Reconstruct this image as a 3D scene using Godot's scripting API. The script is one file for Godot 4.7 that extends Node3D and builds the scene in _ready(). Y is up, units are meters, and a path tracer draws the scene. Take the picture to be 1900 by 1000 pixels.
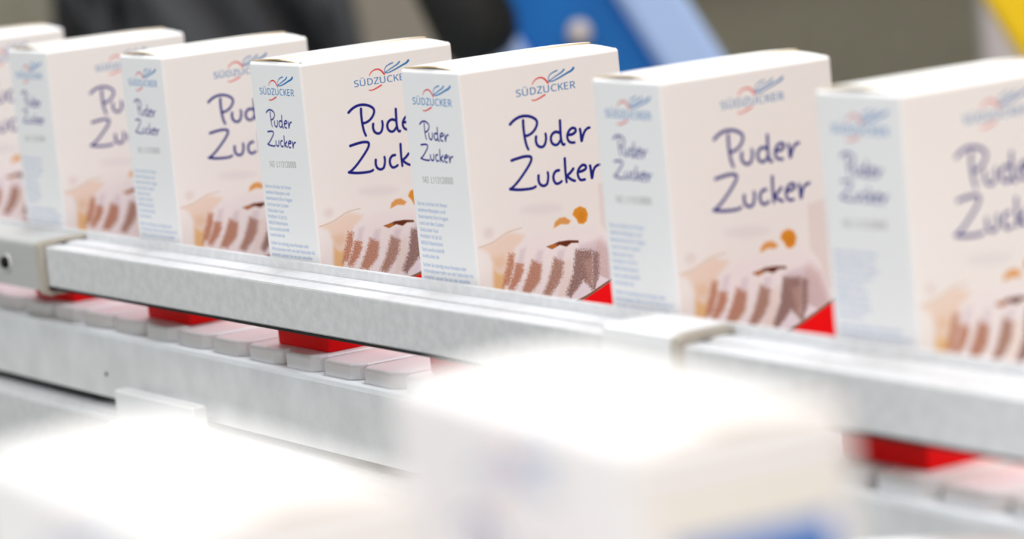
extends Node3D
# Powdered-sugar cartons travelling on a slat chain behind an aluminium guide rail.
# World: x runs along the conveyor (to the right in the picture), y is up with 0 = top of the chain, z points to the operator's side.

const W := 0.0855   # carton width, depth, height
const D := 0.0500
const H := 0.1400
const S := 72.0     # print resolution, pixels per centimetre
const FLOOR := -0.85

var M := {}
var used := {}
var noise := FastNoiseLite.new()
var carton_mesh: ArrayMesh
var flap_meshes := {}


func _ready() -> void:
	camera_and_light()
	materials()
	room()
	conveyor()
	chain()
	rail()
	cartons()
	foreground()
	background()


# ------------------------------------------------------------------ camera, light
func camera_and_light() -> void:
	var cam := Camera3D.new()
	cam.name = "camera"
	cam.near = 0.02
	cam.far = 60.0
	add_child(cam)
	cam.position = Vector3(1.4013, 0.2711, 0.7581)
	cam.rotation = Vector3(deg_to_rad(-8.552), deg_to_rad(58.310), deg_to_rad(-5.488))
	var lens := CameraAttributesPhysical.new()
	lens.frustum_focal_length = 149.66
	lens.frustum_focus_distance = 1.57
	lens.exposure_aperture = 8.0
	cam.attributes = lens
	cam.fov = 9.1688
	cam.current = true

	var env := Environment.new()
	env.background_mode = Environment.BG_COLOR
	env.background_color = Color(0.02, 0.02, 0.02)
	env.tonemap_mode = Environment.TONE_MAPPER_LINEAR
	env.tonemap_exposure = 0.8
	env.sdfgi_enabled = true
	env.ssao_enabled = true
	env.ssil_enabled = true
	var we := WorldEnvironment.new()
	we.name = "world_environment"
	we.environment = env
	add_child(we)


func ceiling_lights() -> void:
	var spots := [[-2.0, -1.1, 0], [0.2, -1.1, 0], [3.1, -1.0, 1], [-1.6, 2.5, 0], [0.6, 2.5, 0], [3.1, 1.3, 1]]
	var words := ["over the far end of the line", "over the carton row", "beyond the near end of the line", "left of the operator side", "over the operator side", "right of the operator side"]
	for i in spots.size():
		var s: Array = spots[i]
		var t := thing("ceiling_light", Vector3(s[0], 3.196, s[1]), "long white ceiling light panel " + words[i], "light", "ceiling light panels")
		var fr := SurfaceTool.new()
		fr.begin(Mesh.PRIMITIVE_TRIANGLES)
		cbox(fr, Vector3(0, -0.03, 0), Vector3(1.56, 0.06, 0.66), 0.004)
		part(t, "frame", fr, M.white_metal)
		var df := SurfaceTool.new()
		df.begin(Mesh.PRIMITIVE_TRIANGLES)
		cbox(df, Vector3(0, -0.064, 0), Vector3(1.5, 0.008, 0.6), 0.001)
		part(t, "diffuser", df, M.lamp_warm if s[2] == 1 else M.lamp_cool)
		var l := AreaLight3D.new()
		l.name = "lamp_light"
		l.area_size = Vector2(1.5, 0.6)
		l.light_energy = [8.0, 8.6, 8.2, 6.2, 8.5, 7.4][i]
		l.light_color = Color(1.0, 0.94, 0.90) if s[2] == 1 else Color(0.94, 0.97, 1.0)
		l.area_range = 14.0
		l.area_attenuation = 2.0
		l.shadow_enabled = true
		t.add_child(l)
		l.position = Vector3(0, -0.075, 0)
		l.rotation = Vector3(-PI / 2, 0, 0)


# ------------------------------------------------------------------ naming helpers
func numbered(n: String) -> String:
	if not used.has(n):
		used[n] = 0
		return n
	used[n] += 1
	return "%s_%03d" % [n, used[n]]


func thing(n: String, at: Vector3, label: String, category: String, group := "", turn := 0.0) -> Node3D:
	var o := Node3D.new()
	o.name = numbered(n)
	add_child(o)
	o.position = at
	o.rotation.y = turn
	o.set_meta("label", label)
	o.set_meta("category", category)
	if group:
		o.set_meta("group", group)
	return o


func part(parent: Node3D, n: String, st: SurfaceTool, m: Material) -> MeshInstance3D:
	st.generate_normals()
	var o := MeshInstance3D.new()
	o.name = n
	o.mesh = st.commit()
	o.material_override = m
	o.cast_shadow = GeometryInstance3D.SHADOW_CASTING_SETTING_ON
	parent.add_child(o, true)
	return o


func shared(parent: Node3D, n: String, mesh: Mesh, m: Material) -> MeshInstance3D:
	var o := MeshInstance3D.new()
	o.name = n
	o.mesh = mesh
	if m:
		o.material_override = m
	parent.add_child(o, true)
	return o


func structure(n: String, st: SurfaceTool, m: Material) -> MeshInstance3D:
	var o := part(self, n, st, m)
	o.set_meta("kind", "structure")
	return o


func tool() -> SurfaceTool:
	var st := SurfaceTool.new()
	st.begin(Mesh.PRIMITIVE_TRIANGLES)
	st.set_smooth_group(-1)
	return st


# ------------------------------------------------------------------ mesh helpers
func tri(st: SurfaceTool, a: Vector3, b: Vector3, c: Vector3, out: Vector3) -> void:
	if (b - a).cross(c - a).dot(out) > 0.0:   # front faces run clockwise
		var k := b
		b = c
		c = k
	st.add_vertex(a)
	st.add_vertex(b)
	st.add_vertex(c)


func quad(st: SurfaceTool, a: Vector3, b: Vector3, c: Vector3, d: Vector3, out: Vector3) -> void:
	tri(st, a, b, c, out)
	tri(st, a, c, d, out)


func cbox(st: SurfaceTool, c: Vector3, size: Vector3, bevel := 0.0, xf := Transform3D()) -> void:
	var h := size / 2.0
	var i := h - Vector3.ONE * bevel
	var o := func(p: Vector3) -> Vector3: return xf * (c + p)
	for ax in 3:
		var b := (ax + 1) % 3
		var d := (ax + 2) % 3
		for s in [-1.0, 1.0]:
			var n := Vector3.ZERO
			n[ax] = s
			var q: Array[Vector3] = []
			for k in [[-1, -1], [1, -1], [1, 1], [-1, 1]]:
				var p := Vector3.ZERO
				p[ax] = s * h[ax]
				p[b] = k[0] * i[b]
				p[d] = k[1] * i[d]
				q.append(o.call(p))
			quad(st, q[0], q[1], q[2], q[3], xf.basis * n)
			if bevel <= 0.0:
				continue
			for s2 in [-1.0, 1.0]:   # edge between faces ax and b
				var e: Array[Vector3] = []
				for k in [[0, -1], [0, 1], [1, 1], [1, -1]]:
					var p := Vector3.ZERO
					p[ax] = s * (h[ax] if k[0] == 0 else i[ax])
					p[b] = s2 * (i[b] if k[0] == 0 else h[b])
					p[d] = k[1] * i[d]
					e.append(o.call(p))
				var m := Vector3.ZERO
				m[ax] = s
				m[b] = s2
				quad(st, e[0], e[1], e[2], e[3], xf.basis * m)
	if bevel > 0.0:
		for x in [-1.0, 1.0]:
			for y in [-1.0, 1.0]:
				for z in [-1.0, 1.0]:
					tri(st, o.call(Vector3(x * h.x, y * i.y, z * i.z)), o.call(Vector3(x * i.x, y * h.y, z * i.z)), o.call(Vector3(x * i.x, y * i.y, z * h.z)), xf.basis * Vector3(x, y, z))


func sweep_x(st: SurfaceTool, prof: Array, x0: float, x1: float) -> void:
	# prof: closed outline of Vector2(z, y)
	var n := prof.size()
	var area := 0.0
	for k in n:
		area += prof[k].cross(prof[(k + 1) % n])
	var sg := 1.0 if area > 0 else -1.0
	for k in n:
		var a: Vector2 = prof[k]
		var b: Vector2 = prof[(k + 1) % n]
		var e := b - a
		var nn := Vector2(e.y, -e.x) * sg
		quad(st, Vector3(x0, a.y, a.x), Vector3(x1, a.y, a.x), Vector3(x1, b.y, b.x), Vector3(x0, b.y, b.x), Vector3(0, nn.y, nn.x))
	var flat := PackedVector2Array(prof)
	var idx := Geometry2D.triangulate_polygon(flat)
	for k in range(0, idx.size(), 3):
		for s in [[x0, -1.0], [x1, 1.0]]:
			var p0: Vector2 = prof[idx[k]]
			var p1: Vector2 = prof[idx[k + 1]]
			var p2: Vector2 = prof[idx[k + 2]]
			tri(st, Vector3(s[0], p0.y, p0.x), Vector3(s[0], p1.y, p1.x), Vector3(s[0], p2.y, p2.x), Vector3(s[1], 0, 0))


func inset(poly: Array, d: float) -> Array:
	# convex outline, moved inwards by d
	var n := poly.size()
	var area := 0.0
	for k in n:
		area += poly[k].cross(poly[(k + 1) % n])
	var sg := 1.0 if area > 0 else -1.0
	var r := []
	for k in n:
		var a: Vector2 = poly[(k + n - 1) % n]
		var b: Vector2 = poly[k]
		var c: Vector2 = poly[(k + 1) % n]
		var e1 := (b - a).normalized()
		var e2 := (c - b).normalized()
		var n1 := Vector2(-e1.y, e1.x) * sg
		var n2 := Vector2(-e2.y, e2.x) * sg
		var m := (n1 + n2).normalized()
		r.append(b + m * (d / maxf(m.dot(n1), 0.3)))
	return r


func prism_y(st: SurfaceTool, poly: Array, y0: float, y1: float, bevel := 0.0) -> void:
	# poly: convex outline of Vector2(x, z); rounded upper edge
	var c := Vector2.ZERO
	for p in poly:
		c += p / poly.size()
	var rings := [[poly, y0]]
	if bevel > 0.0:
		for k in 4:
			var t := k / 3.0 * PI / 2
			rings.append([inset(poly, bevel * (1.0 - cos(t))), y1 - bevel * (1.0 - sin(t))])
	else:
		rings.append([poly, y1])
	var n := poly.size()
	for k in rings.size() - 1:
		for j in n:
			var a: Vector2 = rings[k][0][j]
			var b: Vector2 = rings[k][0][(j + 1) % n]
			var a2: Vector2 = rings[k + 1][0][j]
			var b2: Vector2 = rings[k + 1][0][(j + 1) % n]
			var mid := (a + b) / 2.0 - c
			var e := b - a
			var nn := Vector2(e.y, -e.x)
			if nn.dot(mid) < 0:
				nn = -nn
			nn = nn.normalized()
			quad(st, Vector3(a.x, rings[k][1], a.y), Vector3(b.x, rings[k][1], b.y), Vector3(b2.x, rings[k + 1][1], b2.y), Vector3(a2.x, rings[k + 1][1], a2.y), Vector3(nn.x, 0.2, nn.y))
	for end in [[rings[0], -1.0], [rings[-1], 1.0]]:
		var q: Array = end[0][0]
		for j in range(1, n - 1):
			tri(st, Vector3(q[0].x, end[0][1], q[0].y), Vector3(q[j].x, end[0][1], q[j].y), Vector3(q[j + 1].x, end[0][1], q[j + 1].y), Vector3(0, end[1], 0))


func lathe(st: SurfaceTool, prof: Array, segs: int, xf := Transform3D()) -> void:
	# prof: Vector2(radius, height) from one end to the other, along local y
	for k in prof.size() - 1:
		var a: Vector2 = prof[k]
		var b: Vector2 = prof[k + 1]
		for j in segs:
			var t0 := TAU * j / segs
			var t1 := TAU * (j + 1) / segs
			var d0 := Vector3(cos(t0), 0, sin(t0))
			var d1 := Vector3(cos(t1), 0, sin(t1))
			var up := Vector3(0, a.x - b.x, 0) if b.y >= a.y else Vector3(0, b.x - a.x, 0)
			var out := xf.basis * ((d0 + d1) * absf(b.y - a.y) + up * 2.0 + (d0 + d1) * 1e-6)
			var p := [d0 * a.x + Vector3.UP * a.y, d1 * a.x + Vector3.UP * a.y, d1 * b.x + Vector3.UP * b.y, d0 * b.x + Vector3.UP * b.y]
			if a.x > 1e-7:
				tri(st, xf * p[0], xf * p[1], xf * p[2], out)
			if b.x > 1e-7:
				tri(st, xf * p[0], xf * p[2], xf * p[3], out)


func smooth() -> SurfaceTool:
	var st := SurfaceTool.new()
	st.begin(Mesh.PRIMITIVE_TRIANGLES)
	st.set_smooth_group(0)
	return st


# ------------------------------------------------------------------ materials
func grain(freq: float, lo: Color, hi: Color, sd := 1, bump := false) -> NoiseTexture2D:
	var n := FastNoiseLite.new()
	n.seed = sd
	n.frequency = freq
	n.fractal_octaves = 4
	var t := NoiseTexture2D.new()
	t.width = 512
	t.height = 512
	t.seamless = true
	t.noise = n
	if bump:
		t.as_normal_map = true
		t.bump_strength = 2.0
	else:
		var g := Gradient.new()
		g.set_color(0, lo)
		g.set_color(1, hi)
		t.color_ramp = g
	return t


func mat(n: String, c: Color, rough := 0.5, metal := 0.0, tex: Texture2D = null, scale := 1.0) -> StandardMaterial3D:
	var m := StandardMaterial3D.new()
	m.resource_name = n
	m.albedo_color = c
	m.roughness = rough
	m.metallic = metal
	if tex:
		m.albedo_texture = tex
		m.uv1_triplanar = true
		m.uv1_world_triplanar = true
		m.uv1_scale = Vector3.ONE * scale
	M[n] = m
	return m


func materials() -> void:
	noise.seed = 7
	noise.frequency = 0.09
	noise.fractal_octaves = 3
	var al := mat("aluminium", Color(1, 1, 1), 0.4, 0.2, grain(0.035, Color(0.85, 0.85, 0.855), Color(0.92, 0.92, 0.925), 3), 7.0)
	al.normal_enabled = true
	al.normal_texture = grain(0.12, Color.BLACK, Color.WHITE, 5, true)
	al.normal_scale = 0.15
	mat("sleeve", Color(0.80, 0.80, 0.79), 0.45, 0.3)
	mat("beige_plastic", Color(0.72, 0.69, 0.64), 0.5)
	var sf := mat("steel_frame", Color(1, 1, 1), 0.5, 0.15, grain(0.015, Color(0.86, 0.86, 0.86), Color(0.93, 0.93, 0.93), 9), 4.0)
	sf.normal_enabled = true
	sf.normal_texture = grain(0.15, Color.BLACK, Color.WHITE, 6, true)
	sf.normal_scale = 0.12
	mat("chain_plastic", Color(0.965, 0.94, 0.945), 0.38)
	M.chain_plastic.subsurf_scatter_enabled = true
	M.chain_plastic.subsurf_scatter_strength = 0.15
	mat("white_plastic", Color(0.93, 0.93, 0.93), 0.4)
	mat("pin_steel", Color(0.8, 0.8, 0.8), 0.18, 1.0)
	mat("rubber_and_gap_shade", Color(0.05, 0.05, 0.048), 0.7)  # rubber of the rail lip; on the frame it paints the gap's shade
	mat("screw_dark", Color(0.12, 0.12, 0.12), 0.35, 0.8)
	mat("kraft", Color(0.80, 0.62, 0.40), 0.8)
	mat("board_edge", Color(0.86, 0.74, 0.56), 0.8)
	mat("flap_white", Color(0.955, 0.945, 0.93), 0.5)
	mat("white_metal", Color(0.88, 0.88, 0.88), 0.4)
	mat("wall_paint", Color(1, 1, 1), 0.85, 0.0, grain(0.03, Color(0.54, 0.515, 0.445), Color(0.60, 0.575, 0.50), 11), 1.5)
	mat("wall_pale", Color(1, 1, 1), 0.85, 0.0, grain(0.03, Color(0.83, 0.83, 0.82), Color(0.87, 0.87, 0.86), 12), 1.5)
	mat("floor_epoxy", Color(1, 1, 1), 0.35, 0.0, grain(0.04, Color(0.52, 0.53, 0.53), Color(0.60, 0.61, 0.61), 13), 2.0)
	mat("trim_paint", Color(0.36, 0.345, 0.30), 0.6)
	mat("dark_fabric", Color(1, 1, 1), 0.95, 0.0, grain(0.2, Color(0.27, 0.27, 0.28), Color(0.37, 0.37, 0.375), 14), 6.0)
	mat("blue_paint", Color(0.0, 0.44, 0.76), 0.45)
	mat("lit_edge_blue", Color(0.68, 0.77, 0.93), 0.5)  # chute blue made paler, for light caught by the bevelled edges
	mat("black_rubber", Color(0.03, 0.03, 0.03), 0.6)
	mat("knob_grey", Color(0.45, 0.48, 0.52), 0.4)
	mat("cabinet_beige", Color(0.60, 0.56, 0.50), 0.6)
	mat("post_grey", Color(0.78, 0.74, 0.73), 0.5)
	mat("safety_yellow", Color(0.98, 0.80, 0.02), 0.45)
	for k in ["lamp_cool", "lamp_warm"]:
		var m := mat(k, Color(0.95, 0.95, 0.95), 0.5)
		m.emission_enabled = true
		m.emission = Color(1.0, 0.94, 0.90) if k == "lamp_warm" else Color(0.94, 0.97, 1.0)
		m.emission_energy_multiplier = 1.2
	var m := StandardMaterial3D.new()
	m.resource_name = "carton_print"
	m.albedo_texture = carton_print()
	m.roughness = 0.45
	m.metallic_specular = 0.25
	m.texture_repeat = false
	M["carton"] = m


# ------------------------------------------------------------------ the print on the cartons
# Four panels side by side: left side (5 cm), front (8.55), right side (5), back (8.55). Coordinates in centimetres, v down from the top.
var img: Image

func cpx(u: float) -> float: return u * S


func dab(x: int, y: int, c: Color, a: float) -> void:
	if a <= 0.003 or x < 0 or y < 0 or x >= img.get_width() or y >= img.get_height():
		return
	img.set_pixel(x, y, img.get_pixel(x, y).lerp(c, minf(a, 1.0)))


func curve(pts: Array, steps := 6) -> Array:
	var r := []
	var n := pts.size()
	for k in n - 1:
		var p0: Vector2 = pts[maxi(k - 1, 0)]
		var p1: Vector2 = pts[k]
		var p2: Vector2 = pts[k + 1]
		var p3: Vector2 = pts[mini(k + 2, n - 1)]
		for j in steps:
			r.append(p1.cubic_interpolate(p2, p0, p3, float(j) / steps))
	r.append(pts[n - 1])
	return r


func stroke(ox: float, pts: Array, c: Color, r0: float, r1: float, smooth_line := true) -> void:
	# a pen line whose half width goes from r0 to r1
	var q := curve(pts) if smooth_line else pts
	var n := q.size()
	var lo := Vector2(1e9, 1e9)
	var hi := -lo
	for p in q:
		lo = lo.min(p)
		hi = hi.max(p)
	var rm := maxf(r0, r1) + 0.03
	var x0 := int((lo.x + ox - rm) * S)
	var x1 := int((hi.x + ox + rm) * S) + 1
	var w := x1 - x0 + 1
	var y0 := int((lo.y - rm) * S)
	var y1 := int((hi.y + rm) * S) + 1
	var cov := PackedFloat32Array()
	cov.resize(w * (y1 - y0 + 1))
	for k in n - 1:
		var a: Vector2 = (q[k] + Vector2(ox, 0)) * S
		var b: Vector2 = (q[k + 1] + Vector2(ox, 0)) * S
		var ra := lerpf(r0, r1, float(k) / (n - 1)) * S
		var e := b - a
		var l2 := maxf(e.length_squared(), 1e-6)
		var m := ra + 1.0
		for y in range(maxi(int(minf(a.y, b.y) - m), y0), mini(int(maxf(a.y, b.y) + m) + 1, y1) + 1):
			for x in range(maxi(int(minf(a.x, b.x) - m), x0), mini(int(maxf(a.x, b.x) + m) + 1, x1) + 1):
				var p := Vector2(x + 0.5, y + 0.5)
				var t := clampf((p - a).dot(e) / l2, 0, 1)
				var v := clampf(ra - p.distance_to(a + e * t) + 0.5, 0, 1)
				var at := (y - y0) * w + x - x0
				if v > cov[at]:
					cov[at] = v
	for y in range(y0, y1 + 1):
		for x in range(x0, x1 + 1):
			dab(x, y, c, cov[(y - y0) * w + x - x0])


func blob(ox: float, pts: Array, c: Color, soft: float, amount := 1.0, rag := 0.0, speck := 0.0, speck_color := Color.WHITE) -> void:
	# a printed patch with a soft or ragged outline, with specks of another colour in it
	var n := pts.size()
	var lo := Vector2(1e9, 1e9)
	var hi := -lo
	for p in pts:
		lo = lo.min(p)
		hi = hi.max(p)
	var m := soft + rag
	for y in range(maxi(int((lo.y - m) * S), 0), int((hi.y + m) * S) + 1):
		for x in range(int((lo.x - m + ox) * S), int((hi.x + m + ox) * S) + 1):
			var p := Vector2((x + 0.5) / S - ox, (y + 0.5) / S)
			if p.x < 0.0 or p.x > 8.55:
				continue
			var d2 := 1e9
			var inside := false
			for k in n:
				var a: Vector2 = pts[k]
				var b: Vector2 = pts[(k + 1) % n]
				var e := b - a
				var t := clampf((p - a).dot(e) / e.length_squared(), 0, 1)
				d2 = minf(d2, p.distance_squared_to(a + e * t))
				if (a.y > p.y) != (b.y > p.y) and p.x < (b.x - a.x) * (p.y - a.y) / (b.y - a.y) + a.x:
					inside = not inside
			var sd := sqrt(d2) * (-1.0 if inside else 1.0)
			if sd > m:
				continue
			var nz := 0.0
			if rag > 0.0 or speck > 0.0:
				nz = noise.get_noise_2d(x * 2.2 + y * 1.1, y * 1.3)
				sd += nz * rag
			var v := 1.0 - smoothstep(-soft, soft, sd)
			var cc := c
			if speck > 0.0:
				cc = c.lerp(speck_color, clampf(noise.get_noise_2d(x * 3.1 + 300.0 - y * 1.4, y * 3.0) * 2.2 + speck - 0.25, 0.0, speck))
			dab(x, y, cc, v * amount)


func ellipse(cx: float, cy: float, rx: float, ry: float, turn := 0.0) -> Array:
	var r := []
	for k in 14:
		var t := TAU * k / 14
		r.append(Vector2(cx, cy) + Vector2(cos(t) * rx, sin(t) * ry).rotated(turn))
	return r


func lettering(ox: float, text: String, x0: float, x1: float, y0: float, y1: float, c: Color, a := 1.0, slope := 0.0, mono := false, cap := "H") -> void:
	# type set into the box x0..x1 (x1 <= x0: natural width); capitals reach from y1 up to y0
	var f := SystemFont.new()
	f.font_names = PackedStringArray(["Droid Sans Mono" if mono else "Droid Sans"])
	var tm := TextMesh.new()
	tm.font = f
	tm.font_size = 48
	tm.pixel_size = 0.01
	tm.depth = 0.0
	tm.curve_step = 2.0
	tm.horizontal_alignment = HORIZONTAL_ALIGNMENT_LEFT
	tm.vertical_alignment = VERTICAL_ALIGNMENT_BOTTOM
	tm.text = cap
	var hb := tm.get_aabb()
	tm.text = text
	var arr := tm.surface_get_arrays(0)
	var vs: PackedVector3Array = arr[Mesh.ARRAY_VERTEX]
	var ix: PackedInt32Array = arr[Mesh.ARRAY_INDEX] if arr[Mesh.ARRAY_INDEX] != null else PackedInt32Array()
	if ix.is_empty():
		ix = PackedInt32Array(range(vs.size()))
	var bb := tm.get_aabb()
	var sy := (y1 - y0) / hb.size.y
	var sx := sy if x1 <= x0 else (x1 - x0) / bb.size.x
	var k := 3.0 * S
	var px0 := int((x0 + ox) * S) - 2
	var py0 := int((y0 - 0.6 * (y1 - y0)) * S) - 2
	var pw := int(bb.size.x * sx * S) + 6
	var ph := int((y1 - y0) * 2.2 * S) + 8 + int(absf(slope) * bb.size.x * sx * S)
	var w := pw * 3
	var hh := ph * 3
	var mask := PackedByteArray()
	mask.resize(w * hh)
	var pts := PackedVector2Array()
	for v in vs:
		var u := (v.x - bb.position.x) * sx
		pts.append(Vector2((x0 + ox + u) * k - px0 * 3, (y1 - (v.y - hb.position.y) * sy + slope * u) * k - py0 * 3))
	for t in range(0, ix.size(), 3):
		var p0 := pts[ix[t]]
		var p1 := pts[ix[t + 1]]
		var p2 := pts[ix[t + 2]]
		var ar := (p1 - p0).cross(p2 - p0)
		if absf(ar) < 1e-4:
			continue
		for y in range(maxi(int(minf(p0.y, minf(p1.y, p2.y))), 0), mini(int(maxf(p0.y, maxf(p1.y, p2.y))) + 1, hh)):
			# span of the triangle on this row
			var yc := y + 0.5
			var xa := 1e9
			var xb := -1e9
			for e in [[p0, p1], [p1, p2], [p2, p0]]:
				var q0: Vector2 = e[0]
				var q1: Vector2 = e[1]
				if (q0.y > yc) != (q1.y > yc):
					var xx := q0.x + (q1.x - q0.x) * (yc - q0.y) / (q1.y - q0.y)
					xa = minf(xa, xx)
					xb = maxf(xb, xx)
			for x in range(maxi(ceili(xa - 0.5), 0), mini(floori(xb - 0.5) + 1, w)):
				mask[y * w + x] = 1
	for y in ph:
		for x in pw:
			var s := 0
			for j in 3:
				var at := (y * 3 + j) * w + x * 3
				s += mask[at] + mask[at + 1] + mask[at + 2]
			if s > 0:
				dab(px0 + x, py0 + y, c, a * s / 9.0)


func logo(ox: float, x0: float, kx: float, dy: float) -> void:
	var blue := Color(0.06, 0.42, 0.70)
	var red := Color(0.86, 0.16, 0.15)
	var f := func(pts: Array) -> Array:
		var r := []
		for p in pts:
			r.append(Vector2(x0 + (p[0] - 2.87) * kx, p[1] + dy))
		return r
	lettering(ox, "SÜDZUCKER", x0, x0 + 3.16 * kx, 1.21 + dy, 1.53 + dy, blue)
	stroke(ox, f.call([[3.76, 1.08], [3.86, 0.95], [4.04, 0.85], [4.24, 0.83], [4.42, 0.91], [4.6, 1.12]]), red, 0.018, 0.042)
	stroke(ox, f.call([[3.66, 1.77], [3.83, 1.79], [4.07, 1.73], [4.37, 1.62]]), red, 0.02, 0.035)
	stroke(ox, f.call([[4.64, 1.04], [4.64, 0.9], [4.75, 0.76], [4.93, 0.68], [5.13, 0.63]]), blue, 0.016, 0.03)
	stroke(ox, f.call([[4.64, 1.04], [4.9, 0.93], [5.19, 0.81], [5.38, 0.73], [5.51, 0.63]]), blue, 0.02, 0.038)
	stroke(ox, f.call([[4.64, 1.05], [4.81, 1.07], [5.17, 0.98], [5.65, 0.81], [5.89, 0.73], [6.02, 0.63]]), blue, 0.018, 0.055)


func handwriting(ox: float, fit: Callable, r: float) -> void:
	var ink := Color(0.11, 0.13, 0.50)
	var lines := [
		[[2.4, 2.68], [2.64, 2.52], [2.94, 2.42], [3.26, 2.42], [3.56, 2.51], [3.77, 2.66], [3.81, 2.83], [3.7, 3.04], [3.48, 3.22], [3.23, 3.3], [3.12, 3.27]],
		[[3.1, 2.6], [3.08, 2.89], [3.09, 3.31], [3.14, 3.68], [3.22, 3.91]],
		[[3.69, 3.41], [3.66, 3.59], [3.71, 3.78], [3.87, 3.9], [4.04, 3.88], [4.15, 3.74], [4.21, 3.52], [4.2, 3.35]],
		[[4.91, 3.39], [4.74, 3.34], [4.56, 3.41], [4.46, 3.58], [4.49, 3.79], [4.63, 3.91], [4.8, 3.9], [4.95, 3.75]],
		[[5.03, 2.87], [5.01, 3.16], [4.99, 3.53], [5.0, 3.76], [5.05, 3.93], [5.12, 3.97], [5.15, 3.95]],
		[[5.38, 3.56], [5.6, 3.57], [5.79, 3.48], [5.8, 3.35], [5.66, 3.29], [5.48, 3.37], [5.35, 3.56], [5.35, 3.77], [5.47, 3.91], [5.69, 3.95]],
		[[6.05, 3.4], [6.07, 3.6], [6.08, 3.93], [6.19, 3.7], [6.31, 3.51], [6.47, 3.41], [6.57, 3.4]],
		[[2.3, 4.28], [2.64, 4.23], [2.98, 4.2], [3.27, 4.24], [3.33, 4.35], [3.24, 4.54], [2.96, 4.85], [2.58, 5.21], [2.26, 5.45], [2.08, 5.53]],
		[[2.08, 5.53], [2.48, 5.62], [2.92, 5.66], [3.26, 5.66], [3.42, 5.61]],
		[[3.62, 5.15], [3.6, 5.36], [3.66, 5.54], [3.82, 5.64], [4.0, 5.6], [4.09, 5.43], [4.13, 5.23], [4.12, 5.08]],
		[[4.72, 5.07], [4.55, 5.09], [4.41, 5.25], [4.4, 5.47], [4.51, 5.64], [4.68, 5.64], [4.81, 5.58]],
		[[5.09, 4.59], [5.07, 4.91], [5.06, 5.24], [5.07, 5.65]],
		[[5.49, 5.11], [5.32, 5.26], [5.15, 5.38], [5.26, 5.52], [5.43, 5.63], [5.52, 5.66]],
		[[5.74, 5.29], [5.96, 5.28], [6.16, 5.2], [6.16, 5.07], [6.01, 5.02], [5.83, 5.12], [5.71, 5.31], [5.73, 5.52], [5.84, 5.67], [6.06, 5.68]],
		[[6.41, 5.11], [6.43, 5.33], [6.45, 5.67], [6.54, 5.41], [6.66, 5.22], [6.82, 5.14], [6.93, 5.13]],
	]
	for l in lines:
		var q := []
		for p in l:
			q.append(fit.call(Vector2(p[0], p[1])))
		stroke(ox, q, ink, r, r * 0.9)


func vv(a: Array) -> Array:
	var r := []
	for k in range(0, a.size(), 2):
		r.append(Vector2(a[k], a[k + 1]))
	return r


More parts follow.
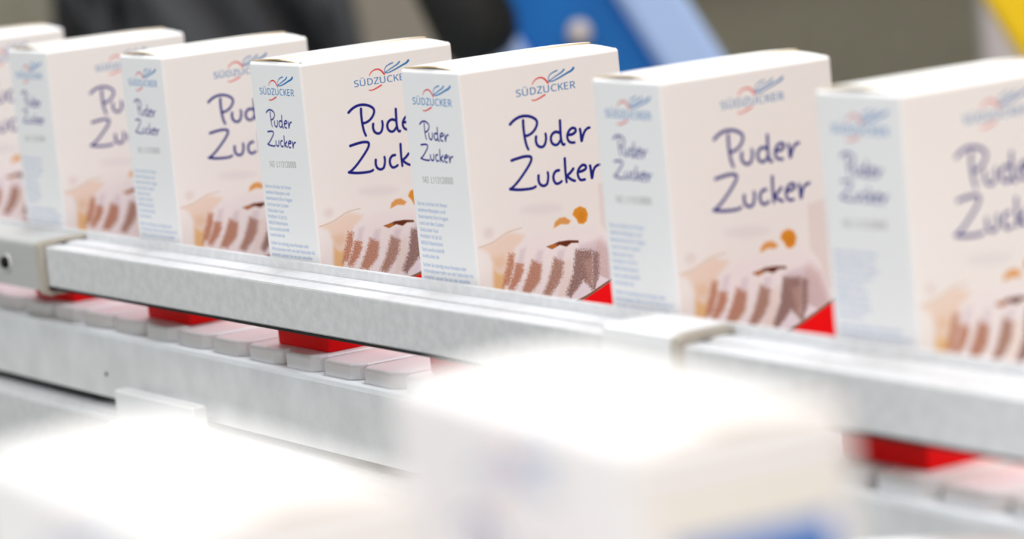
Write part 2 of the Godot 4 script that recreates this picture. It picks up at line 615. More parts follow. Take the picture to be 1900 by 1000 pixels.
func cake(ox: float) -> void:
	# the printed photograph of a sugar-dusted ring cake
	var dust := Color(0.945, 0.92, 0.925)
	blob(ox, ellipse(3.6, 6.65, 1.1, 0.22, 0.1), Color(0.89, 0.87, 0.88), 0.2, 0.6)
	blob(ox, vv([6.75, 6.0, 7.5, 5.9, 8.55, 5.8, 8.55, 9.6, 7.5, 9.6, 7.1, 8.4, 6.7, 7.8]), Color(0.90, 0.855, 0.84), 0.12, 0.75)
	blob(ox, ellipse(0.75, 7.3, 0.25, 0.22), Color(0.88, 0.83, 0.82), 0.18, 0.6)
	blob(ox, vv([0.2, 7.86, 1.0, 7.72, 1.8, 7.42, 2.6, 7.7, 1.95, 8.4, 1.6, 9.1, 1.3, 9.9, 1.2, 11.6, 0.65, 11.6, 0.73, 9.6, 0.83, 8.63, 0.62, 8.15]), Color(0.93, 0.85, 0.79), 0.16, 0.95)
	blob(ox, vv([0.85, 8.45, 1.35, 8.4, 1.55, 8.75, 1.2, 8.95, 0.9, 8.85]), Color(0.89, 0.76, 0.63), 0.18, 0.6)
	blob(ox, vv([0.85, 9.0, 1.15, 9.25, 1.45, 9.2, 1.3, 10.0, 1.2, 11.4, 0.75, 11.4, 0.78, 9.6]), Color(0.90, 0.73, 0.50), 0.14, 0.85)
	stroke(ox, vv([0.15, 7.8, 0.9, 7.62, 1.7, 7.3, 2.4, 7.2]), Color(0.95, 0.928, 0.915), 0.05, 0.03)
	stroke(ox, vv([0.2, 7.87, 0.95, 7.74, 1.75, 7.42, 2.5, 7.34]), Color(0.84, 0.77, 0.71), 0.025, 0.02)
	# body of the cake under its sugar
	blob(ox, vv([1.6, 8.8, 2.1, 8.1, 3.2, 7.75, 5.1, 7.75, 6.4, 7.85, 7.1, 8.4, 7.45, 9.6, 7.6, 10.3, 5.6, 11.1, 3.2, 11.0, 1.2, 10.3]), dust, 0.12, 0.9)
	blob(ox, vv([5.8, 8.7, 6.6, 8.5, 7.1, 8.9, 7.35, 9.7, 7.5, 10.3, 6.6, 10.6, 5.9, 10.0]), Color(0.78, 0.67, 0.675), 0.28, 0.9, 0.15, 0.6, Color(0.92, 0.86, 0.87))
	# pale furrows above the ribs
	for p in [[2.3, 8.3, 2.6, 8.25, 2.35, 9.0, 2.05, 9.0], [3.2, 8.5, 3.5, 8.5, 3.25, 9.25, 2.85, 9.1], [4.3, 8.65, 4.65, 8.65, 4.42, 9.35, 4.05, 9.15], [5.45, 8.55, 6.3, 8.6, 6.3, 9.2, 5.25, 9.0]]:
		blob(ox, vv(p), Color(0.87, 0.82, 0.85), 0.13, 0.8, 0.08)
	blob(ox, vv([4.55, 9.2, 4.95, 9.1, 4.9, 9.9, 4.5, 10.7, 4.0, 10.85, 4.25, 10.1]), Color(0.93, 0.88, 0.85), 0.12, 0.8, 0.05)
	var brown := [Color(0.68, 0.37, 0.21), Color(0.67, 0.36, 0.21), Color(0.63, 0.35, 0.22), Color(0.56, 0.35, 0.26), Color(0.43, 0.26, 0.22), Color(0.43, 0.27, 0.24)]
	var ribs := [
		[1.72, 8.35, 1.98, 8.45, 1.9, 9.0, 1.6, 9.7, 1.18, 9.85, 1.48, 9.0],
		[2.02, 8.85, 2.4, 8.95, 2.36, 9.3, 2.16, 9.65, 1.7, 10.08, 1.46, 9.95, 1.76, 9.45],
		[2.85, 8.85, 3.36, 9.1, 3.28, 9.55, 3.1, 9.95, 2.58, 10.35, 2.18, 10.2, 2.5, 9.6],
		[4.05, 8.9, 4.52, 9.2, 4.4, 9.75, 4.18, 10.1, 3.62, 10.65, 3.24, 10.5, 3.68, 9.8],
		[5.2, 8.75, 6.08, 8.9, 6.04, 9.8, 5.95, 10.72, 5.5, 10.2, 4.72, 10.9, 4.5, 10.68, 4.96, 9.8],
		[6.1, 8.9, 6.46, 9.1, 6.36, 10.0, 6.1, 10.75, 5.88, 10.75, 6.03, 10.0],
	]
	for k in ribs.size():
		blob(ox, vv(ribs[k]), brown[k], 0.04, 1.0, 0.2, 0.85, dust.lerp(brown[k], 0.35))
	blob(ox, vv([5.6, 9.3, 6.05, 9.3, 6.0, 10.5, 5.75, 10.4]), Color(0.70, 0.53, 0.47), 0.15, 0.6, 0.1, 0.5, dust)
	for p in [[4.8, 10.85, 5.5, 10.28, 5.88, 10.78, 5.4, 11.0], [6.08, 10.68, 6.42, 10.12, 6.95, 10.45, 6.5, 10.65]]:
		blob(ox, vv(p), Color(0.93, 0.90, 0.93), 0.04, 1.0, 0.03)
	# red ground, with the crust above it
	blob(ox, vv([0.0, 12.2, 1.5, 11.7, 3.2, 11.45, 4.6, 11.25, 5.58, 11.02, 6.39, 10.72, 7.48, 10.29, 8.6, 9.75, 8.6, 14.2, 0.0, 14.2]), Color(0.97, 0.04, 0.07), 0.015)
	stroke(ox, vv([3.2, 11.35, 4.6, 11.16, 5.55, 10.96, 6.36, 10.66, 7.45, 10.23, 7.9, 10.0]), Color(0.55, 0.40, 0.33), 0.07, 0.05)
	# nuts and the dark opening
	blob(ox, vv([4.15, 7.6, 4.25, 7.35, 4.5, 7.2, 4.8, 7.2, 5.1, 7.42, 4.95, 7.55, 4.55, 7.48, 4.35, 7.55]), Color(0.88, 0.63, 0.36), 0.05)
	blob(ox, vv([5.22, 7.15, 5.35, 6.93, 5.65, 6.84, 5.95, 6.98, 6.05, 7.25, 5.95, 7.55, 5.75, 7.66, 5.5, 7.6, 5.42, 7.4]), Color(0.88, 0.58, 0.20), 0.045)
	blob(ox, ellipse(5.68, 7.3, 0.16, 0.2), Color(0.82, 0.50, 0.12), 0.1, 0.6)
	blob(ox, vv([3.68, 8.37, 4.0, 8.33, 4.35, 8.25, 4.9, 8.27, 5.4, 8.36, 5.42, 8.46, 5.02, 8.41, 4.74, 8.54, 4.4, 8.4, 3.97, 8.53]), Color(0.40, 0.19, 0.11), 0.03)
	blob(ox, vv([3.75, 8.39, 4.05, 8.34, 4.3, 8.33, 4.2, 8.44, 3.97, 8.52]), Color(0.76, 0.45, 0.15), 0.03)


func carton_print() -> ImageTexture:
	var w := int(27.1 * S)
	var h := int(14.0 * S)
	img = Image.create(w, h, false, Image.FORMAT_RGB8)
	var pf := Color(0.945, 0.93, 0.925)
	var ps := Color(0.935, 0.932, 0.932)
	var red := Color(0.97, 0.04, 0.07)
	img.fill(pf)
	for ox in [0.0, 13.55]:
		img.fill_rect(Rect2i(int(ox * S), 0, int(5.0 * S), h), ps)
		img.fill_rect(Rect2i(int(ox * S), int(12.2 * S), int(5.0 * S), h), red)
	# left side
	logo(0.0, 0.84, 1.066, 0.07)
	handwriting(0.0, func(p: Vector2) -> Vector2: return Vector2(1.2 + (p.x - 2.25) * 0.573, 2.34 + (p.y - 2.42) * 0.54 if p.y < 4.1 else 3.38 + (p.y - 4.2) * 0.49), 0.041)
	lettering(0.0, "143 L113120000", 1.08, 3.7, 4.86, 5.15, Color(0.42, 0.40, 0.39), 0.85, -0.03, true)
	var small := Color(0.42, 0.55, 0.76)
	var text := ["Gerne schicke ich Ihnen", "weitere Rezepte und", "beantworte Ihre Fragen", "rund um den Zucker:", "Südzucker-Susi", "Postfach 10 28 55", "68028 Mannheim", "Susi.suedzucker@", "suedzucker.de"]
	var wide := [2.62, 2.42, 2.62, 2.25, 1.65, 1.9, 1.95, 2.0, 1.5]
	for k in text.size():
		lettering(0.0, text[k], 0.37, 0.37 + wide[k], 6.03 + k * 0.3, 6.19 + k * 0.3, small, 0.9, -0.01)
	text = ["Sollten Sie ständig neue Rezepte oder", "Informationen mehr von der Südzucker AG", "erwarten, passen Sie uns den aktuellen", "Wunsch einfach per Karte oder Post"]
	wide = [3.75, 4.25, 3.95, 4.1]
	for k in text.size():
		lettering(0.0, text[k], 0.36, 0.36 + wide[k], 8.84 + k * 0.285, 9.0 + k * 0.285, small, 0.9, -0.01)
	# front
	logo(5.0, 2.87, 1.0, 0.0)
	cake(5.0)
	handwriting(5.0, func(p: Vector2) -> Vector2: return p, 0.068)
	# right side: blue panel under a thin yellow line
	img.fill_rect(Rect2i(int(14.0 * S), int(1.5 * S), int(4.2 * S), int(0.14 * S)), Color(0.90, 0.87, 0.68))
	img.fill_rect(Rect2i(int(14.3 * S), int(2.15 * S), int(3.7 * S), int(2.2 * S)), Color(0.16, 0.45, 0.78))
	# back repeats the front
	img.blit_rect(img, Rect2i(int(5.0 * S), 0, int(8.55 * S), h), Vector2i(int(18.55 * S), 0))
	return ImageTexture.create_from_image(img)


# ------------------------------------------------------------------ carton
func make_carton() -> void:
	var r := 0.0012
	var bulge := 0.0005
	var sides := [
		[Vector2(-W / 2, -D / 2), Vector2(0, 1), D, Vector2(-1, 0)],
		[Vector2(-W / 2, D / 2), Vector2(1, 0), W, Vector2(0, 1)],
		[Vector2(W / 2, D / 2), Vector2(0, -1), D, Vector2(1, 0)],
		[Vector2(W / 2, -D / 2), Vector2(-1, 0), W, Vector2(0, -1)],
	]
	var pts := []   # [xz, normal, unrolled length, bulge weight]
	var s0 := 0.0
	for k in 4:
		var o: Vector2 = sides[k][0]
		var d: Vector2 = sides[k][1]
		var l: float = sides[k][2]
		var n: Vector2 = sides[k][3]
		var prev: Vector2 = sides[(k + 3) % 4][3]
		for j in 3:   # second half of the corner arc before this side
			var t := (0.5 + 0.5 * j / 2.0) * PI / 2
			var nn := (prev * cos(t) + n * sin(t)).normalized()
			var c := o + d * r - n * r
			pts.append([c + nn * r, nn, s0 + r * j / 2.0, 0.0])
		for j in range(1, 8):
			var s := r + (l - 2 * r) * j / 8.0
			pts.append([o + d * s, n, s0 + s, sin(PI * j / 8.0)])
		var nxt: Vector2 = sides[(k + 1) % 4][3]
		for j in 3:
			var t := 0.5 * j / 2.0 * PI / 2
			var nn := (n * cos(t) + nxt * sin(t)).normalized()
			var c := o + d * (l - r) - n * r
			pts.append([c + nn * r, nn, s0 + l - r + r * j / 2.0, 0.0])
		s0 += l
	var total := s0
	var rings := []   # [y, inset, bulge, normal tilt]
	rings.append([0.0, 0.0006, 0.0, -0.7])
	rings.append([0.0006, 0.0, 0.0, 0.0])
	for k in range(1, 9):
		rings.append([0.0006 + (H - 0.0028) * k / 8.0, 0.0, sin(PI * k / 8.0), 0.0])
	for k in range(1, 6):
		var t := k / 5.0 * PI / 2
		rings.append([H - 0.0022 + 0.0022 * sin(t), 0.0022 * (1 - cos(t)), 0.0, sin(t)])
	rings.append([H - 0.0002, 0.0030, 0.0, 1.0])
	rings.append([H - 0.0030, 0.0031, 0.0, 1.0])
	var st := SurfaceTool.new()
	st.begin(Mesh.PRIMITIVE_TRIANGLES)
	var n_p := pts.size()
	for k in rings.size():
		for j in n_p:
			var q: Array = pts[j]
			var nn: Vector2 = q[1]
			var p: Vector2 = q[0] + nn * (bulge * rings[k][2] * q[3] - rings[k][1])
			var tl: float = rings[k][3]
			st.set_normal(Vector3(nn.x * (1 - absf(tl)), tl, nn.y * (1 - absf(tl))).normalized() if absf(tl) < 1.0 else Vector3.UP)
			st.set_uv(Vector2(q[2] / 0.271, clampf((H - rings[k][0]) / H, 0.002, 0.998)))
			st.add_vertex(Vector3(p.x, rings[k][0], p.y))
	for k in rings.size() - 1:
		for j in n_p - 1:
			var a := k * n_p + j
			for i in [a, a + n_p, a + n_p + 1, a, a + n_p + 1, a + 1]:
				st.add_index(i)
	# bottom
	var base := rings.size() * n_p
	st.set_normal(Vector3.DOWN)
	st.set_uv(Vector2(0.05, 0.99))
	st.add_vertex(Vector3.ZERO)
	for j in n_p - 1:
		for i in [base, j, j + 1]:
			st.add_index(i)
	carton_mesh = st.commit()

	# flaps: white sheets that bow up a little between the long edges, with raw board edges
	for kind in [["dust_flap", 0.0, -D / 2 + 0.0028, D / 2 - 0.0028, H - 0.0029, 0.0], ["rear_flap", 0.0026, -D / 2 + 0.0014, D / 2 - 0.0018, H - 0.0005, 0.0026], ["top_flap", 0.0030, -D / 2 + 0.0014, 0.004, H + 0.0001, 0.0022]]:
		var mesh := ArrayMesh.new()
		var top := SurfaceTool.new()
		top.begin(Mesh.PRIMITIVE_TRIANGLES)
		top.set_smooth_group(-1)
		var rim := SurfaceTool.new()
		rim.begin(Mesh.PRIMITIVE_TRIANGLES)
		rim.set_smooth_group(-1)
		var x1 := W / 2 - 0.0029 + float(kind[1]) * 0.55
		var z0: float = kind[2]
		var z1: float = kind[3]
		var th := 0.0006 if kind[0] == "top_flap" else 0.00055
		var g := 10
		var yy := func(x: float, z: float) -> float:
			var b := sin(PI * (z + D / 2) / D)
			var e := 1.0 - 0.35 * pow(absf(x) / x1, 4.0)
			var lift := 0.0005 * maxf(0.0, x / x1) * maxf(0.0, 1.0 - (z1 - z) / 0.012) if kind[0] == "top_flap" else 0.0
			return float(kind[4]) + float(kind[5]) * b * e + lift
		var at := func(i: int, j: int, low: float) -> Vector3:
			var x := lerpf(-x1, x1, float(i) / g)
			var z := lerpf(z0, z1, float(j) / g)
			return Vector3(x, yy.call(x, z) - low, z)
		for i in g:
			for j in g:
				quad(top, at.call(i, j, 0.0), at.call(i + 1, j, 0.0), at.call(i + 1, j + 1, 0.0), at.call(i, j + 1, 0.0), Vector3.UP)
				quad(top, at.call(i, j, th), at.call(i + 1, j, th), at.call(i + 1, j + 1, th), at.call(i, j + 1, th), Vector3.DOWN)
		for i in g:
			quad(rim, at.call(i, 0, 0.0), at.call(i + 1, 0, 0.0), at.call(i + 1, 0, th), at.call(i, 0, th), Vector3.FORWARD)
			quad(rim, at.call(i, g, 0.0), at.call(i + 1, g, 0.0), at.call(i + 1, g, th), at.call(i, g, th), Vector3.BACK)
			quad(rim, at.call(0, i, 0.0), at.call(0, i + 1, 0.0), at.call(0, i + 1, th), at.call(0, i, th), Vector3.LEFT)
			quad(rim, at.call(g, i, 0.0), at.call(g, i + 1, 0.0), at.call(g, i + 1, th), at.call(g, i, th), Vector3.RIGHT)
		top.generate_normals()
		rim.generate_normals()
		top.commit(mesh)
		mesh.surface_set_material(0, M.kraft if kind[0] == "dust_flap" else M.flap_white)
		rim.commit(mesh)
		mesh.surface_set_material(1, M.kraft if kind[0] == "dust_flap" else M.board_edge)
		flap_meshes[kind[0]] = mesh


func carton(at: Vector3, turn: float, label: String, group: String) -> Node3D:
	var t := thing("sugar_carton", at, label, "carton", group, turn)
	shared(t, "carton_body", carton_mesh, M.carton)
	for k in ["dust_flap", "rear_flap", "top_flap"]:
		var f := shared(t, k, flap_meshes[k], null)
		if k == "dust_flap":
			f.set_meta("label", "brown inner cardboard flap")
	return t


func cartons() -> void:
	make_carton()
	# near vertical edge of each carton along the chain, and its small turn
	var xs := [-0.4483, -0.2880, -0.1467, 0.0, 0.1443, 0.2981, 0.4499]
	var turns := [0.0, 0.44, -0.32, 0.78, 0.03, -1.01, 0.12]
	var labels := [
		"white sugar carton cut off by the left edge of the picture, furthest along the rail",
		"white sugar carton second from the left, standing behind the beige-edged rail sleeve",
		"white sugar carton third from the left in the row behind the rail",
		"sharply focused white sugar carton in the middle of the row, fourth from the left",
		"white sugar carton below the blue machine with its whole front visible, fifth from left",
		"slightly blurred white sugar carton standing behind the white rail clip, sixth from the left",
		"largest white sugar carton in the row, blurred and cut off by the right picture edge",
	]
	for i in xs.size():
		var th := PI / 2 + deg_to_rad(turns[i])
		var b := Basis(Vector3.UP, th)
		var near := b * Vector3(-W / 2, 0, D / 2)
		carton(Vector3(xs[i], 0, 0) - near, th, labels[i], "sugar cartons in a row on the chain")


func foreground() -> void:
	# a table on the operator's side that carries the two nearest cartons
	var t := thing("side_table", Vector3(0.86, FLOOR, 0.52), "stainless steel side table under the two blurred foreground cartons", "table")
	var a := tool()
	cbox(a, Vector3(0, 0.84, 0.04), Vector3(0.5, 0.02, 0.4), 0.002)
	part(t, "table_top", a, M.steel_frame)
	for x in [-0.22, 0.22]:
		for z in [-0.13, 0.21]:
			var l := tool()
			cbox(l, Vector3(x, 0.415, z), Vector3(0.03, 0.83, 0.03), 0.002)
			part(t, "leg", l, M.steel_frame)
	for f in [[0.8757, 0.4113, -5.0, "out-of-focus white carton in the centre foreground with blue print on its right side"], [0.8619, 0.5030, -3.9, "out-of-focus white carton filling the lower left corner of the picture"]]:
		var th := deg_to_rad(f[2])
		var near := Basis(Vector3.UP, th) * Vector3(W / 2 * 1.25, 0, D / 2)
		carton(Vector3(f[0], 0, f[1]) - near, th, f[3], "blurred cartons in the foreground").scale.x = 1.25   # the wider pack size


# ------------------------------------------------------------------ conveyor
func conveyor() -> void:
	var t := thing("conveyor_frame", Vector3(0, FLOOR, 0), "grey steel conveyor frame under the white slat chain", "conveyor")
	var b := -FLOOR
	var x0 := -1.1
	var x1 := 1.15
	var p := tool()
	sweep_x(p, [Vector2(0.0115, b - 0.0085), Vector2(0.0150, b - 0.0090), Vector2(0.0158, b - 0.0100), Vector2(0.0158, b - 0.0428), Vector2(0.0150, b - 0.0435), Vector2(0.0115, b - 0.0435)], x0, x1)
	part(t, "side_plate", p, M.steel_frame)
	p = tool()
	sweep_x(p, [Vector2(0.002, b - 0.0100), Vector2(0.002, b - 0.0076), Vector2(0.0130, b - 0.0076), Vector2(0.0148, b - 0.0082), Vector2(0.0148, b - 0.0090), Vector2(0.0110, b - 0.0100)], x0, x1)
	part(t, "wear_strip", p, M.white_plastic)
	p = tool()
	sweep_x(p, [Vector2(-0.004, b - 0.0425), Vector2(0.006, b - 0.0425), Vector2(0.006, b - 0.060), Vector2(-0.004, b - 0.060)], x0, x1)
	part(t, "gap_shade_strip", p, M.rubber_and_gap_shade)  # near-black strip added to stand for the shade inside the gap
	p = tool()
	sweep_x(p, [Vector2(0.0065, b - 0.0498), Vector2(0.0165, b - 0.0498), Vector2(0.0172, b - 0.0502), Vector2(0.0172, b - 0.0532), Vector2(0.0205, b - 0.0536), Vector2(0.0212, b - 0.0542), Vector2(0.0212, b - 0.1100), Vector2(0.0065, b - 0.1100)], x0, x1)
	part(t, "lower_beam", p, M.aluminium)
	p = tool()
	sweep_x(p, [Vector2(-0.0975, b - 0.0085), Vector2(-0.0935, b - 0.0085), Vector2(-0.0935, b - 0.11), Vector2(-0.0975, b - 0.11)], x0, x1)
	part(t, "rear_plate", p, M.steel_frame)
	p = tool()
	sweep_x(p, [Vector2(-0.094, b - 0.0100), Vector2(-0.094, b - 0.0076), Vector2(-0.0850, b - 0.0076), Vector2(-0.0850, b - 0.0100)], x0, x1)
	part(t, "wear_strip", p, M.white_plastic)
	for x in [-1.0, -0.35, 0.35, 1.0]:
		p = tool()
		cbox(p, Vector3(x, b - 0.085, -0.0435), Vector3(0.03, 0.04, 0.100), 0.001)
		part(t, "cross_bar", p, M.steel_frame)
	for x in [-0.98, 0.98]:
		for z in [-0.080, 0.0]:
			p = tool()
			cbox(p, Vector3(x, (b - 0.104) / 2, z), Vector3(0.03, b - 0.104, 0.03), 0.002)
			part(t, "leg", p, M.steel_frame)
	p = smooth()
	lathe(p, [Vector2(0, 0), Vector2(0.0012, 0), Vector2(0.0011, 0.0005), Vector2(0, 0.0007)], 12, Transform3D(Basis(Vector3.RIGHT, PI / 2), Vector3(-0.2218, b + -0.0305, 0.0158)))
	part(t, "rivet", p, M.screw_dark)
	# bracket plates fixed to the frame
	var k := thing("mounting_bracket", Vector3(-0.139, -0.075, 0.0215), "small white plastic bracket plate on the conveyor frame, left of the centre", "bracket", "white brackets on the conveyor frame")
	p = tool()
	cbox(p, Vector3(0, 0.018, 0.0045), Vector3(0.090, 0.050, 0.0085), 0.0012)
	part(k, "plate", p, M.white_plastic)
	p = smooth()
	lathe(p, [Vector2(0, 0), Vector2(0.0065, 0), Vector2(0.0075, 0.001), Vector2(0.0075, 0.006), Vector2(0.006, 0.0078), Vector2(0, 0.008)], 20, Transform3D(Basis(Vector3.RIGHT, PI / 2), Vector3(-0.038, 0.020, 0.0085)))
	part(k, "bolt_cap", p, M.white_plastic)
	k = thing("mounting_bracket", Vector3(0.56, -0.083, 0.0215), "white corner plate jutting from the conveyor frame at the lower right corner", "bracket", "white brackets on the conveyor frame")
	p = tool()
	prism_y(p, [Vector2(-0.040, 0.0005), Vector2(0.10, 0.0005), Vector2(0.10, 0.060), Vector2(-0.092, 0.060)], 0.066, 0.075, 0.0015)
	part(k, "top_plate", p, M.white_plastic)
	p = tool()
	cbox(p, Vector3(0.03, 0.033, 0.0045), Vector3(0.13, 0.066, 0.008), 0.001)
	part(k, "back_plate", p, M.white_plastic)


func chain() -> void:
	var pitch := 0.0381
	var t := thing("slat_chain", Vector3(0, -0.0075, 0), "white plastic slat chain carrying the row of cartons", "conveyor chain")
	var plate := tool()
	prism_y(plate, [Vector2(-0.0150, 0.0100), Vector2(0.0090, 0.0100), Vector2(0.0135, 0.0070), Vector2(0.0155, 0.0035), Vector2(0.0155, -0.0860), Vector2(0.0140, -0.0910), Vector2(0.0085, -0.0935), Vector2(-0.0150, -0.0935), Vector2(-0.0174, -0.0905), Vector2(-0.0174, 0.0072)], 0.0, 0.0075, 0.0016)
	plate.generate_normals()
	var pm := plate.commit()
	var hinge := tool()
	lathe(hinge, [Vector2(0, 0), Vector2(0.0020, 0), Vector2(0.0023, 0.0004), Vector2(0.0023, 0.0796), Vector2(0.0020, 0.08), Vector2(0, 0.08)], 12, Transform3D(Basis(Vector3.RIGHT, -PI / 2), Vector3(0.0184, 0.0024, -0.0045)))
	hinge.generate_normals()
	var hm := hinge.commit()
	var pin := smooth()
	lathe(pin, [Vector2(0, 0), Vector2(0.0015, 0), Vector2(0.0019, 0.0004), Vector2(0.0019, 0.0906), Vector2(0.0015, 0.091), Vector2(0, 0.091)], 12, Transform3D(Basis(Vector3.RIGHT, -PI / 2), Vector3(0.0184, 0.0024, 0.0062)))
	pin.generate_normals()
	var nm := pin.commit()
	for k in range(-22, 22):
		var o := shared(t, "link", pm, M.chain_plastic)
		o.position.x = -0.0485 + k * pitch
		shared(o, "hinge", hm, M.chain_plastic)
		shared(o, "pin", nm, M.pin_steel)


func outline(grow: float) -> Array:
	return [Vector2(0.0030 - grow * 0.3, 0.0160 - grow), Vector2(0.0030 - grow * 0.3, 0.0405 + grow), Vector2(0.0285, 0.0402 + grow), Vector2(0.0300 + grow * 0.7, 0.0390 + grow * 0.7), Vector2(0.0300 + grow, 0.0185 - grow * 0.6), Vector2(0.0285, 0.0160 - grow)]


func rail() -> void:
	# the rail rises very slightly towards the right
	var tilt := 0.0053
	var t := thing("guide_rail", Vector3(0, 0, 0), "grey aluminium guide rail running in front of the row of cartons", "rail")
	t.rotation.z = tilt
	var x0 := -1.0
	var x1 := 1.1
	var p := tool()
	sweep_x(p, [Vector2(0.0030, 0.0300), Vector2(0.0030, 0.0442), Vector2(0.0033, 0.0446), Vector2(0.0047, 0.0446), Vector2(0.0051, 0.0442), Vector2(0.0053, 0.0402), Vector2(0.0053, 0.0300)], x0, x1)
	part(t, "back_lip", p, M.aluminium)
	p = tool()
	var bead := [Vector2(0.0054, 0.0300), Vector2(0.0054, 0.0396)]
	for k in 9:
		var a := k / 8.0
		bead.append(Vector2(lerpf(0.0062, 0.0178, a), 0.0398 + 0.0012 * sin(PI * (0.12 + 0.76 * a))))
	bead.append_array([Vector2(0.0184, 0.0385), Vector2(0.0184, 0.0300)])
	sweep_x(p, bead, x0, x1)
	part(t, "wear_bead", p, M.aluminium)
	p = tool()
	sweep_x(p, [Vector2(0.0186, 0.0180), Vector2(0.0186, 0.0360), Vector2(0.0196, 0.0362), Vector2(0.0198, 0.0394), Vector2(0.0206, 0.0401), Vector2(0.0288, 0.0400), Vector2(0.0297, 0.0396), Vector2(0.0300, 0.0388), Vector2(0.0300, 0.0190), Vector2(0.0292, 0.0181), Vector2(0.0280, 0.0180)], x0, x1)
	part(t, "front_bar", p, M.aluminium)
	p = tool()
	sweep_x(p, [Vector2(0.0060, 0.0165), Vector2(0.0060, 0.0299), Vector2(0.0186, 0.0299), Vector2(0.0186, 0.0179), Vector2(0.0295, 0.0179), Vector2(0.0295, 0.0168), Vector2(0.0285, 0.0165)], x0, x1)
	part(t, "lower_lip", p, M.rubber_and_gap_shade)
	for x in [-0.92, 0.98]:
		p = tool()
		cbox(p, Vector3(x, -0.0215, 0.0255), Vector3(0.03, 0.0755, 0.006), 0.001)
		part(t, "support_post", p, M.steel_frame)
	# joining sleeve on the left with its beige end ring
	var s := thing("rail_sleeve", Vector3(-0.44, 0, 0), "pale grey joining sleeve with a beige end ring on the left of the rail", "sleeve")
	s.rotation.z = tilt
	s.position.y = -0.44 * tilt
	p = tool()
	sweep_x(p, [Vector2(0.0054, 0.0412), Vector2(0.0060, 0.0425), Vector2(0.0295, 0.0425), Vector2(0.0318, 0.0412), Vector2(0.0324, 0.0395), Vector2(0.0324, 0.0292), Vector2(0.0321, 0.0289), Vector2(0.0324, 0.0286), Vector2(0.0324, 0.0160), Vector2(0.0301, 0.0155), Vector2(0.0301, 0.0401), Vector2(0.0189, 0.0411)], -0.30, 0.183)
	part(s, "shell", p, M.sleeve)
	p = tool()
	sweep_x(p, [Vector2(0.0054, 0.0413), Vector2(0.0058, 0.0432), Vector2(0.0300, 0.0432), Vector2(0.0322, 0.0422), Vector2(0.0333, 0.0400), Vector2(0.0333, 0.0160), Vector2(0.0325, 0.0142), Vector2(0.0300, 0.0132), Vector2(0.0180, 0.0132), Vector2(0.0180, 0.0150), Vector2(0.0290, 0.0155), Vector2(0.0304, 0.0168), Vector2(0.0304, 0.0402), Vector2(0.0189, 0.0412)], 0.1832, 0.1895)
	part(s, "end_ring", p, M.beige_plastic)
	p = smooth()
	lathe(p, [Vector2(0, 0), Vector2(0.0030, 0), Vector2(0.0034, 0.0006), Vector2(0.0034, 0.0030), Vector2(0.0022, 0.0040), Vector2(0, 0.0042)], 16, Transform3D(Basis(Vector3.RIGHT, PI / 2), Vector3(0.143, 0.0290, 0.0322)))
	part(s, "screw", p, M.screw_dark)
	p = smooth()
	lathe(p, [Vector2(0, 0), Vector2(0.0046, 0), Vector2(0.0046, 0.0006), Vector2(0.0036, 0.0009)], 16, Transform3D(Basis(Vector3.RIGHT, PI / 2), Vector3(0.143, 0.0290, 0.0322)))
	part(s, "washer", p, M.white_plastic)
	# clip further right
	var c := thing("rail_clip", Vector3(0.316, 0.316 * tilt, 0), "white plastic clip wrapped over the rail right of the centre", "clip")
	c.rotation.z = tilt
	p = tool()
	sweep_x(p, [Vector2(0.0055, 0.0412), Vector2(0.0062, 0.0448), Vector2(0.0285, 0.0448), Vector2(0.0325, 0.0432), Vector2(0.0335, 0.0400), Vector2(0.0335, 0.0200), Vector2(0.0301, 0.0195), Vector2(0.0301, 0.0401), Vector2(0.0189, 0.0411)], -0.025, 0.022)
	part(c, "clip_body", p, M.white_plastic)
	p = tool()
	sweep_x(p, [Vector2(0.0055, 0.0412), Vector2(0.0060, 0.0442), Vector2(0.0282, 0.0442), Vector2(0.0318, 0.0428), Vector2(0.0328, 0.0400), Vector2(0.0328, 0.0200), Vector2(0.0301, 0.0195), Vector2(0.0301, 0.0401), Vector2(0.0189, 0.0411)], 0.0221, 0.0265)
	part(c, "end_ring", p, M.beige_plastic)


# ------------------------------------------------------------------ room and what stands behind
func room() -> void:
	var x0 := -3.4
	var x1 := 4.4
	var z0 := -4.6
	var z1 := 4.2
	var y0 := FLOOR
	var y1 := 3.2
	var cx := (x0 + x1) / 2
	var cz := (z0 + z1) / 2
	var cy := (y0 + y1) / 2
	var lx := x1 - x0
	var lz := z1 - z0
	var ly := y1 - y0
	for w in [["floor", Vector3(cx, y0 - 0.1, cz), Vector3(lx + 0.4, 0.2, lz + 0.4), M.floor_epoxy], ["ceiling", Vector3(cx, y1 + 0.1, cz), Vector3(lx + 0.4, 0.2, lz + 0.4), M.wall_pale], ["wall_left", Vector3(x0 - 0.1, cy, cz), Vector3(0.2, ly, lz), M.wall_paint], ["wall_right", Vector3(x1 + 0.1, cy, cz), Vector3(0.2, ly, lz), M.wall_pale], ["wall_back", Vector3(cx, cy, z0 - 0.1), Vector3(lx + 0.4, ly, 0.2), M.wall_paint], ["wall_front", Vector3(cx, cy, z1 + 0.1), Vector3(lx + 0.4, ly, 0.2), M.wall_pale]]:
		var st := tool()
		cbox(st, w[1], w[2])
		structure(w[0], st, w[3])
	var tr := tool()
	cbox(tr, Vector3(x0 + 0.015, -0.10, cz), Vector3(0.03, 0.05, lz), 0.004)
	structure("trim_1", tr, M.trim_paint)
	ceiling_lights()


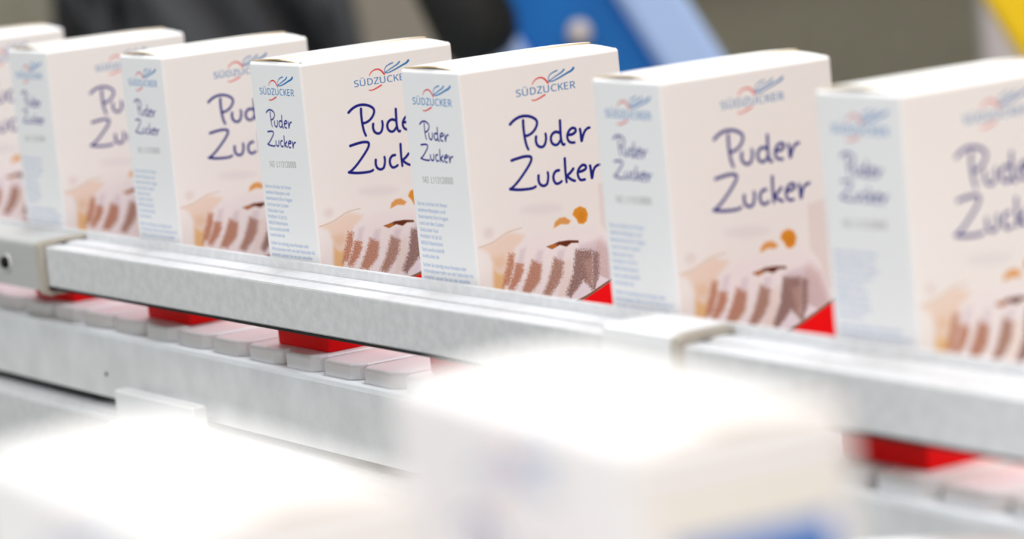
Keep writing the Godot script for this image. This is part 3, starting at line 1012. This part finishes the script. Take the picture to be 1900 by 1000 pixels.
func background() -> void:
	var turn := deg_to_rad(57.5)   # things that face the line's operator side at an angle
	# dark fabric cover with slanting folds
	var t := thing("fabric_cover", Vector3(-2.10, FLOOR, -1.02), "dark grey fabric cover with slanting folds behind the cartons on the left", "cover", "", turn)
	var st := smooth()
	var nu := 72
	var nv := 26
	var top := 1.35
	var f := func(i: int, j: int) -> Vector3:
		var a := TAU * i / nu
		var y := top * j / nv
		var lean := (y - 0.85) * -0.25
		var x := cos(a) * 0.175
		var z := sin(a) * 0.10
		var ph := x * 75.0 + y * 34.0
		var d := 0.026 * sin(ph + 1.2 * sin(y * 6.0)) + 0.018 * sin(ph * 0.53 + 1.3 + y * 5.0)
		return Vector3(x * (1.0 + d * 0.5) + lean * 0.15, y, z + d * 1.6 * signf(z) * minf(1.0, absf(z) * 30.0))
	for i in nu:
		for j in nv:
			var a := TAU * (i + 0.5) / nu
			quad(st, f.call(i, j), f.call((i + 1) % nu, j), f.call((i + 1) % nu, j + 1), f.call(i, j + 1), Vector3(cos(a), 0, sin(a)))
	for i in range(1, nu - 1):
		tri(st, f.call(0, nv), f.call(i, nv), f.call(i + 1, nv), Vector3.UP)
		tri(st, f.call(0, 0), f.call(i, 0), f.call(i + 1, 0), Vector3.DOWN)
	part(t, "cloth", st, M.dark_fabric)

	# blue slanted machine chute whose edges have the light they catch painted in
	t = thing("blue_machine", Vector3(-1.291, FLOOR, -0.904), "bright blue slanted machine chute behind the cartons, its edges coloured paler for the light they catch", "machine", "", turn)
	var tip := Transform3D(Basis(Vector3.BACK, deg_to_rad(27.5)), Vector3(0.074, 0.88, 0.0))
	st = tool()
	cbox(st, Vector3(0.0, 0, -0.01), Vector3(0.096, 0.9, 0.02), 0.003, tip)
	part(t, "chute_panel", st, M.blue_paint)
	st = tool()
	cbox(st, Vector3(0.0762, 0, 0.002), Vector3(0.056, 0.9, 0.05), 0.008, tip)
	part(t, "edge_flange", st, M.lit_edge_blue)
	st = tool()
	cbox(st, Vector3(-0.0622, 0, 0.002), Vector3(0.028, 0.9, 0.05), 0.008, tip)
	part(t, "edge_flange", st, M.lit_edge_blue)
	st = tool()
	cbox(st, Vector3(0.06, 0.42, -0.07), Vector3(0.10, 0.84, 0.10), 0.004)
	part(t, "stand", st, M.blue_paint)
	st = smooth()
	lathe(st, [Vector2(0, 0), Vector2(0.010, 0), Vector2(0.010, 0.012), Vector2(0.0105, 0.016)], 20, Transform3D(Basis(Vector3.RIGHT, PI / 2), Vector3(0.084, 0.862, 0.0)))
	part(t, "knob_base", st, M.knob_grey)
	st = smooth()
	lathe(st, [Vector2(0.0105, 0.016), Vector2(0.0118, 0.020), Vector2(0.0118, 0.030), Vector2(0.009, 0.036), Vector2(0, 0.037)], 20, Transform3D(Basis(Vector3.RIGHT, PI / 2), Vector3(0.084, 0.866, 0.0)))
	part(t, "knob", st, M.post_grey)
	st = smooth()
	lathe(st, [Vector2(0, 0), Vector2(0.020, 0.002), Vector2(0.034, 0.012), Vector2(0.040, 0.030), Vector2(0.040, 0.090), Vector2(0.036, 0.100), Vector2(0.040, 0.110), Vector2(0.036, 0.120), Vector2(0.030, 0.150), Vector2(0, 0.152)], 24, Transform3D(Basis(Vector3.BACK, deg_to_rad(20.0)), Vector3(0.001, 0.852, 0.070)))
	part(t, "rubber_boot", st, M.black_rubber)

	# beige cabinet, grey post and yellow guard bar
	t = thing("storage_cabinet", Vector3(-2.56, FLOOR, -1.66), "beige cabinet between the dark cover and the blue machine", "cabinet", "", turn)
	st = tool()
	cbox(st, Vector3(0, 0.60, -0.15), Vector3(0.34, 1.2, 0.3), 0.006)
	part(t, "cabinet_body", st, M.cabinet_beige)
	st = tool()
	cbox(st, Vector3(0, 0.60, 0.008), Vector3(0.32, 1.12, 0.014), 0.003)
	var door := part(t, "door", st, M.cabinet_beige)
	st = tool()
	cbox(st, Vector3(0.13, 0.60, 0.022), Vector3(0.012, 0.12, 0.014), 0.003)
	part(door, "handle", st, M.trim_paint)
	t = thing("grey_post", Vector3(-1.68, FLOOR, -1.87), "pale grey square post behind the cartons on the right", "post", "", turn)
	st = tool()
	cbox(st, Vector3(0.01, 0.75, 0), Vector3(0.085, 1.5, 0.06), 0.006)
	part(t, "column", st, M.post_grey)
	st = tool()
	cbox(st, Vector3(0.01, 0.01, 0), Vector3(0.16, 0.02, 0.14), 0.003)
	part(t, "foot_plate", st, M.post_grey)
	t = thing("yellow_guard", Vector3(-1.041, FLOOR, -1.371), "bright yellow slanted guard bar in the upper right corner", "guard", "", turn)
	st = tool()
	cbox(st, Vector3(0.0, 0, 0), Vector3(0.10, 1.2, 0.03), 0.006, Transform3D(Basis(Vector3.BACK, deg_to_rad(28.0)), Vector3(0.0, 0.855, 0)))
	part(t, "bar", st, M.safety_yellow)
	st = tool()
	cbox(st, Vector3(0.27, 0.165, 0), Vector3(0.14, 0.33, 0.10), 0.006)
	part(t, "base_block", st, M.safety_yellow)
